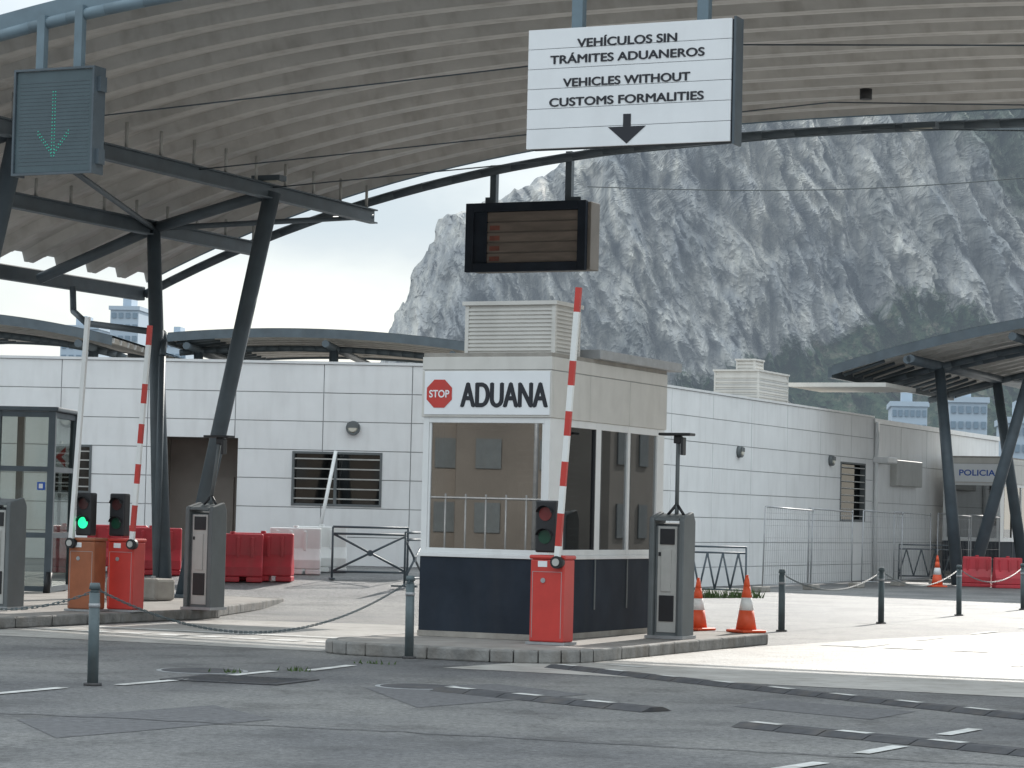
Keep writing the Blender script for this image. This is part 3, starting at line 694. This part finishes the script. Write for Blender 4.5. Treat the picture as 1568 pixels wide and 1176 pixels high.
clad(rw,RL,PZ,2.9,.63,[(21.2,23.6,1.77,3.5)],off=1)
barwin(rw,21.2,23.6,1.77,3.5); wlamp(rw,12.5,3.5); wlamp(rw,20.2,3.5)
box(rw,'coping',-.02,RL,-.06,.26,PZ+.002,PZ+.06,M['alu'])
tube(rw,'downpipe',(24.5,-.1,0),(24.5,-.1,4.8),.07,M['alu']); boxes(rw,'rain_hopper',[(24.4,25.4,-.5,.0,3.55,3.75)],M['alu'],.04)
e2=wallgrp('rear_side_wall',P1+Lv*24.4-Cv*.0,rad(65)); clad(e2,15,4.75,2.9,1.2,[(1.8,4.6,2.9,3.7)])
boxes(e2,'vent_hood',[(1.8,4.6,-.25,.1,2.9,3.7)],M['greyl'],.03); box(e2,'coping',0,15,-.08,.26,4.752,4.9,M['alu'])
boxes(e2,'wall_light',[(9,9.4,-.2,0,3.1,3.4)],M['white'])
P2=P1+Lv*39.4
V=[(P0.x,P0.y+.2,4.8),(P1.x-.1,P1.y+.2,4.8),(P2.x-.2,P2.y,4.7),(P2.x-20,P2.y+6,4.7),(P0.x-6,P0.y+20,4.8)]
raw(bd,'flat_roof',V,[(0,1,2,3,4)],M['conc'])
V2=[V[2],V[3],V[4],V[0]]; V2=V2+[(a,b,0) for a,b,c in V2]
raw(bd,'back_walls',V2,[(0,1,5,4),(1,2,6,5),(2,3,7,6)],M['panel'])
q=P1+Lv*15.6-Cv*1.7; g=group('rooftop_air_conditioner',(q.x,q.y,4.8),-ANG)
louvre_box(g,'unit_body',-0.15,1.15,0,2.5,0,1.0,M['beige'],.13); louvre_box(g,'unit_top',.45,1.0,.1,.8,1.06,1.3,M['beige'],.1)
boxes(g,'louvre_shadow_gaps',[(-.1,1.1,-.004,.0,.1+.13*i,.115+.13*i) for i in range(6)]+[(1.1505,1.155,.1,2.4,.1+.13*i,.115+.13*i) for i in range(6)],M['gap'])
for a,b_ in ((19,1),(26,3)):
    q=P1+Lv*a-Cv*b_; g=group('roof_vent',(q.x,q.y,4.75),-ANG); tube(g,'stack',(0,0,0),(0,0,.35),.12,M['galv']); tube(g,'cowl',(0,0,.35),(0,0,.45),.22,M['galv'],.1)

# ---------------------------------------------------------------- secondary canopies
def canopy2(name,loc,rz,c0,c1,l0,l1,zf,cols):
    g=group(name,loc,rz); canopy_mesh(g,c0,c1,l0,l1,zf,M['roof'],1.0,.15,24)
    a=[c0+(c1-c0)*i/24 for i in range(25)]
    V=[];Fc=[]
    for c in a:
        z=zf(c); V+=[(c,l0-.03,z-.08),(c,l0-.03,z+.2),(c,l1+.03,z-.08),(c,l1+.03,z+.2)]
    for i in range(24): k=i*4; Fc+=[(k,k+4,k+5,k+1),(k+2,k+6,k+7,k+3)]
    raw(g,'edge_trim',V,Fc,M['steel'])
    boxes(g,'gutter',[(c0-.12,c0,l0,l1,zf(c0)-.15,zf(c0)+.15)],M['steel'])
    raw(g,'top_sheet',[(c,l,zf(c)+.21) for c in a for l in (l0,l1)],[(2*i,2*i+2,2*i+3,2*i+1) for i in range(24)],M['steel_l'])
    for (cb,lb,ct,lt) in cols:
        tube(g,'column',(cb,lb,0),(ct,lt,zf(ct)-.3),.19,M['steel'],.15)
    for lt in sorted({q[3] for q in cols}): 
        poly(g,'cross_beam',[(c,lt,zf(c)-.3) for c in a],.1,M['steel'],8)
    for ct in sorted({q[2] for q in cols}): tube(g,'beam',(ct,l0,zf(ct)-.25),(ct,l1,zf(ct)-.25),.12,M['steel'],n=8)
    y=l0+.5; sg=[]
    while y<l1:
        sg.append(((c0+.2,y,zf(c0+.2)-.1),(c0+1.4,y,zf(c0+1.4)-.05))); y+=1
    tubes(g,'eave_bracket',sg,.05,M['steel'],6)
    return g
q=S(1338,585,78)
canopy2('canopy',(q.x,q.y,0),-ANG,0,16,-4,9,lambda c:7.85-.0105*abs(12.5-c)**2.05,[(2.95,-1,2.3,-1),(3.3,-1,5.2,-1),(3.2,6,2.2,6),(3.6,6,5.8,6),(12,0,12,0),(12,6,12,6)])
box(bpy.data.objects['canopy.001'],'eave_walkway',-1.3,1.6,-4,-1.0,5.58,5.7,M['beige'])
q=S(275,520,84)
canopy2('canopy',(q.x,q.y,0),rad(-4),0,9.6,-2,9,lambda c:7.2-.012*abs(4.2-c)**2,[(1,0,.6,0),(8.6,0,9,0),(5,0,5,0)])
q=S(-160,500,78)
canopy2('canopy',(q.x,q.y,0),rad(-4),0,7,-2,9,lambda c:7.1-.02*abs(1.2-c)**2,[(1,0,.6,0),(5.6,0,6,0)])

# ---------------------------------------------------------------- glass kiosk on left island
q=S(78,880,45.5); g=group('glass_kiosk',(q.x,q.y,.15),rad(-4)); h=3.15
fr_=[]
for x in (-2.0,-1.0,-.03):
    for y in (0,1.6): fr_.append((x-.06,x+.06,y-.05,y+.05,0,h))
for z in (.02,.95,2.1,h-.1):
    fr_+=[(-1.95,-1.05,-.035,.035,z,z+.09),(-.94,-.09,-.035,.035,z,z+.09),(-.06,.0,.06,1.54,z,z+.09)]
boxes(g,'frame',fr_,M['steel']); boxes(g,'glazing',[(-1.95,-.08,-.005,.0,.1,h-.1),(-.035,-.03,.06,1.54,.1,h-.1)],glass('kiosk_glass',(.7,.73,.7),.08))
box(g,'roof',-2.1,.08,-.1,1.7,h+.001,h+.08,M['steel'],.02)
box(g,'notice',-.26,-.12,-.045,-.036,1.78,1.92,M['blue']); box(g,'notice_white',-.23,-.16,-.048,-.046,1.81,1.89,M['signw'])
tubes(g,'stay_foot',[((-.03,-.1,0),(-.0,-.02,.35),.06)],.1,M['black'])
q=S(93,714,50); g=group('traffic_sign',(q.x,q.y,0)); tube(g,'post',(0,.03,.3),(0,.03,2.9),.03,M['galv'])
box(g,'plate',-.16,.16,-.02,.0,2.35,2.85,M['signw'],.01); raw(g,'chevron',[(.1,-.023,2.8),(-.1,-.023,2.6),(.1,-.023,2.4),(.1,-.023,2.52),(.02,-.023,2.6),(.1,-.023,2.68)],[(0,1,4,5),(1,2,3,4)],M['red'])
g=group('concrete_block',F(1.5,-2.4,.15),-ANG-.1); box(g,'block',-.55,.55,-.25,.25,0,.36,M['conc'],.05)
boxes(g,'lifting_eyes',[(-.3,-.25,-.03,.03,.36,.4),(.25,.3,-.03,.03,.36,.4)],M['galv'])

# ---------------------------------------------------------------- road details
def bump(name,a,b,w=.38,h=.04):
    g=group(name); a=Vector((*a,0));b=Vector((*b,0)); d=(b-a).normalized(); nrm=Vector((-d.y,d.x,0)); Ln=(b-a).length; k=int(Ln/.45)
    V=[];Fc=[];V2=[];F2=[]
    for i in range(k):
        p=a+d*(Ln*i/k+.008); q=a+d*(Ln*(i+1)/k-.008); m_=len(V)
        for e in(p,q):
            for s,z in((-.5,.004),(-.2,h),(.2,h),(.5,.004)): V.append(e+nrm*s*w+Vector((0,0,z)))
        Fc+=[(m_+j,m_+j+1,m_+j+5,m_+j+4) for j in range(3)]+[(m_,m_+3,m_+2,m_+1)[::-1],(m_+4,m_+5,m_+6,m_+7)]
        if i%2==0:
            p2=p+d*.06;q2=q-d*.06;m2=len(V2)
            for e in(p2,q2):
                for s in(-.16,.16): V2.append(e+nrm*s*w+Vector((0,0,h+.004)))
            F2.append((m2,m2+1,m2+3,m2+2))
    raw(g,'rubber_modules',V,Fc,M['rubber']); raw(g,'reflective_pads',V2,F2,M['mark'])
def G(u,v):
    H=792+.0236*(u-784); Y=1.65*FPX/(v-H); q=S(u,v,Y); return (q.x,q.y)
bump('speed_bump',G(680,1056),G(1005,1088)); bump('speed_bump',G(1140,1110),G(1640,1160)); bump('speed_bump',G(850,1021),G(1640,1106),.32)
g=group('drain_grate')
px,py=G(370,1040); g.location=(px,py,0); g.rotation_euler=(0,0,-.35)
boxes(g,'frame',[(-.62,.62,-.5,-.42,.001,.012),(-.62,.62,.42,.5,.001,.012),(-.62,-.54,-.419,.419,.001,.012),(.54,.62,-.419,.419,.001,.012)],M['rubber'])
boxes(g,'bars',[(-.53+i*.06,-.50+i*.06,-.419,.419,.001,.01) for i in range(18)],M['rubber']); box(g,'pit',-.54,.54,-.42,.42,.0005,.003,M['black'])
for u,v,r in ((640,1050,.36),(312,1026,.42)):
    g=group('manhole_cover',(*G(u,v),0)); tube(g,'cover',(0,0,.001),(0,0,.008),r,M['rubber'],n=32); tube(g,'rim',(0,0,.0005),(0,0,.005),r+.05,M['galv'],n=32)
g=group('road_marking'); k=0
def mark(a,b,w=.12,z=.008):
    global k; a=Vector((*a,z));b=Vector((*b,z)); d=(b-a).normalized(); nn_=Vector((-d.y,d.x,0))*w/2
    raw(g,'stripe_%d'%k,[a-nn_,b-nn_,b+nn_,a+nn_],[(0,1,2,3)],M['mark']); k+=1
for a,b in (((-20,1063),(100,1052)),((185,1048),(290,1039)),((350,1034),(420,1027)),((475,1026),(540,1018)),((1315,1152),(1375,1141)),((1190,1176),(1255,1166)),((1440,1124),(1490,1115)),((930,1017),(985,1021))):
    mark(G(*a),G(*b),.13)
for i in range(9): mark(Fp(4.8+i*.58,-9.7),Fp(5.2+i*.58,-9.7),.35,.010)
mark(Fp(4.7,-8.6),Fp(9.9,-8.6),.3,.010)
for i in range(14): mark(Fp(17.5,-8+i*3.2),Fp(17.5,-6.4+i*3.2),.12,.010)
for i in range(14): mark(Fp(14.6,-5+i*3),Fp(14.6,-3.6+i*3),.12,.010)
for i in range(6): mark(Fp(14+i*.9,-4.6),Fp(14.5+i*.9,-4.6),.35,.0105)
mark(Fp(21.5,-12),Fp(21.5,40),.12,.010)
M['tar']=mat('bitumen_seal',(.08,.08,.085),.6,0,.3,8)
M['patch']=mat('asphalt_patch',(.12,.12,.125),.8,0,.35,12,bump=.6,bscale=50)
g=group('asphalt_patch')
for nm,pts in (('patch_1',[G(560,1052),G(760,1046),G(900,1062),G(640,1082)]),('patch_2',[G(30,1100),G(330,1078),G(420,1100),G(90,1128)]),('patch_3',[G(1180,1070),G(1400,1088),G(1330,1100),G(1120,1080)])):
    flat(g,nm,pts,M['patch'],.003)
g=group('road_seal'); 
for a,b in (((0,1090),(640,1120)),((640,1120),(1568,1172)),((180,960),(620,985)),((20,1010),(330,985))):
    A,B_=Vector(G(*a)),Vector(G(*b)); pts=[A.lerp(B_,i/24)+Vector((random.uniform(-.03,.03),random.uniform(-.05,.05))) for i in range(25)]
    V=[];
    for p in pts: V+=[(p.x,p.y-.018,.0062),(p.x,p.y+.018,.0062)]
    raw(g,'seal_strip',V,[(2*i,2*i+2,2*i+3,2*i+1) for i in range(24)],M['tar'])
def weeds(name,pts,k,h):
    V=[];Fc=[]
    for (x,y) in pts:
        for i in range(k):
            a=random.random()*6.28; r=random.random()*.12; bx,by=x+r*math.cos(a)*2,y+r*math.sin(a); hh=h*random.uniform(.4,1); t=random.random()*6.28; ww=.012
            m_=len(V); V+=[(bx-ww,by,.0),(bx+ww,by,.0),(bx+math.cos(t)*hh*.5,by+math.sin(t)*hh*.5,hh)]; Fc.append((m_,m_+1,m_+2))
    raw(None,name,V,Fc,M['leaf'])
weeds('weeds',[G(450,1026),G(350,1029),G(575,1015)],16,.06)
weeds('weeds',[G(1060+12*i,915) for i in range(9)],40,.25)

# ---------------------------------------------------------------- distant town, unseen houses for reflections
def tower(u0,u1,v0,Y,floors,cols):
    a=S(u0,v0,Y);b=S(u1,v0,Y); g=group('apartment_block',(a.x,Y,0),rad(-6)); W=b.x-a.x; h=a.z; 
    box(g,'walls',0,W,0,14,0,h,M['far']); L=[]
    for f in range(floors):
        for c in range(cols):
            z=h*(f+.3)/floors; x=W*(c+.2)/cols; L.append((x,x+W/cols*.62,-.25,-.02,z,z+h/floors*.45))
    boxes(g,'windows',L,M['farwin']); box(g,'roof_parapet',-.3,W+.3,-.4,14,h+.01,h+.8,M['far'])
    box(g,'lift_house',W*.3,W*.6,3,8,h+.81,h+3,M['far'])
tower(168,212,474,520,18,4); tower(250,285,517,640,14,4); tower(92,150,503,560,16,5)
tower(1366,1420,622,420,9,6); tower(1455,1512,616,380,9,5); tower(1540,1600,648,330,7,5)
def house(x,y,rz,W,h,D=12):  # unseen houses, added to darken the reflections in the booth glass
    g=group('reflected_house',(x,y,0),rz); box(g,'walls',-W/2,W/2,0,D,0,h,M['facade']); L=[];n_=int(W/3)
    for f in range(int(h/3)):
        for c in range(n_):
            L.append((-W/2+3*c+.9,-W/2+3*c+2.1,-.06,-.01,f*3+.9,f*3+2.3))
    boxes(g,'windows',L,M['grey']); box(g,'cornice',-W/2-.3,W/2+.3,-.4,D,h+.001,h+.4,M['facade'])
for (x,y,W,h,r) in ((-62,-36,30,12,125),(-78,-12,30,9,120),(-44,-60,30,15,135),(-92,16,30,12,110),(-20,-72,30,12,165),(75,62,30,7,-130),(62,95,30,9,-120),(95,30,26,8,-110),(80,130,36,10,-130)):
    house(x,y,rad(r),W,h)
g=group('perimeter_fence',(-22,8,0),rad(-50)); sg=[]
for i in range(60): sg.append(((-15+i*.5,0,0),(-15+i*.5,0,2.2),.025))
sg+=[((-15,0,2.1),(15,0,2.1),.03),((-15,0,.3),(15,0,.3),.03)]
tubes(g,'bars',sg,.02,M['galv'],5)
for i in range(3):
    q=Vector((-30-6*i,-8+9*i,0)); g=group('street_lamp',q); tube(g,'pole',(0,0,0),(0,0,8),.09,M['galv'],.05); tube(g,'bracket',(0,0,8),(1.4,0,8.3),.04,M['galv']); box(g,'lantern',1.2,1.9,-.15,.15,8.25,8.38,M['grey'],.03)
g=group('overhead_wire'); a=S(900,284,60); b=S(1700,258,60); pts=[a.lerp(b,i/20)-Vector((0,0,.25*math.sin(math.pi*i/20))) for i in range(21)]; poly(g,'wire',pts,.013,M['grey'],5)

# ---------------------------------------------------------------- camera
cam=bpy.data.cameras.new('camera'); co=bpy.data.objects.new('camera',cam); scene.collection.objects.link(co)
cam.sensor_width=36; cam.lens=36*FPX/1568; cam.clip_end=12000; cam.clip_start=.5
pitch=math.atan(204/FPX)
co.matrix_world=Matrix.Translation((0,0,EYE))@Matrix.Rotation(math.pi/2+pitch,4,'X')@Matrix.Rotation(rad(1.35),4,'Z')
scene.camera=co
scene.view_settings.view_transform='Standard'; scene.view_settings.look='None'; scene.view_settings.exposure=0
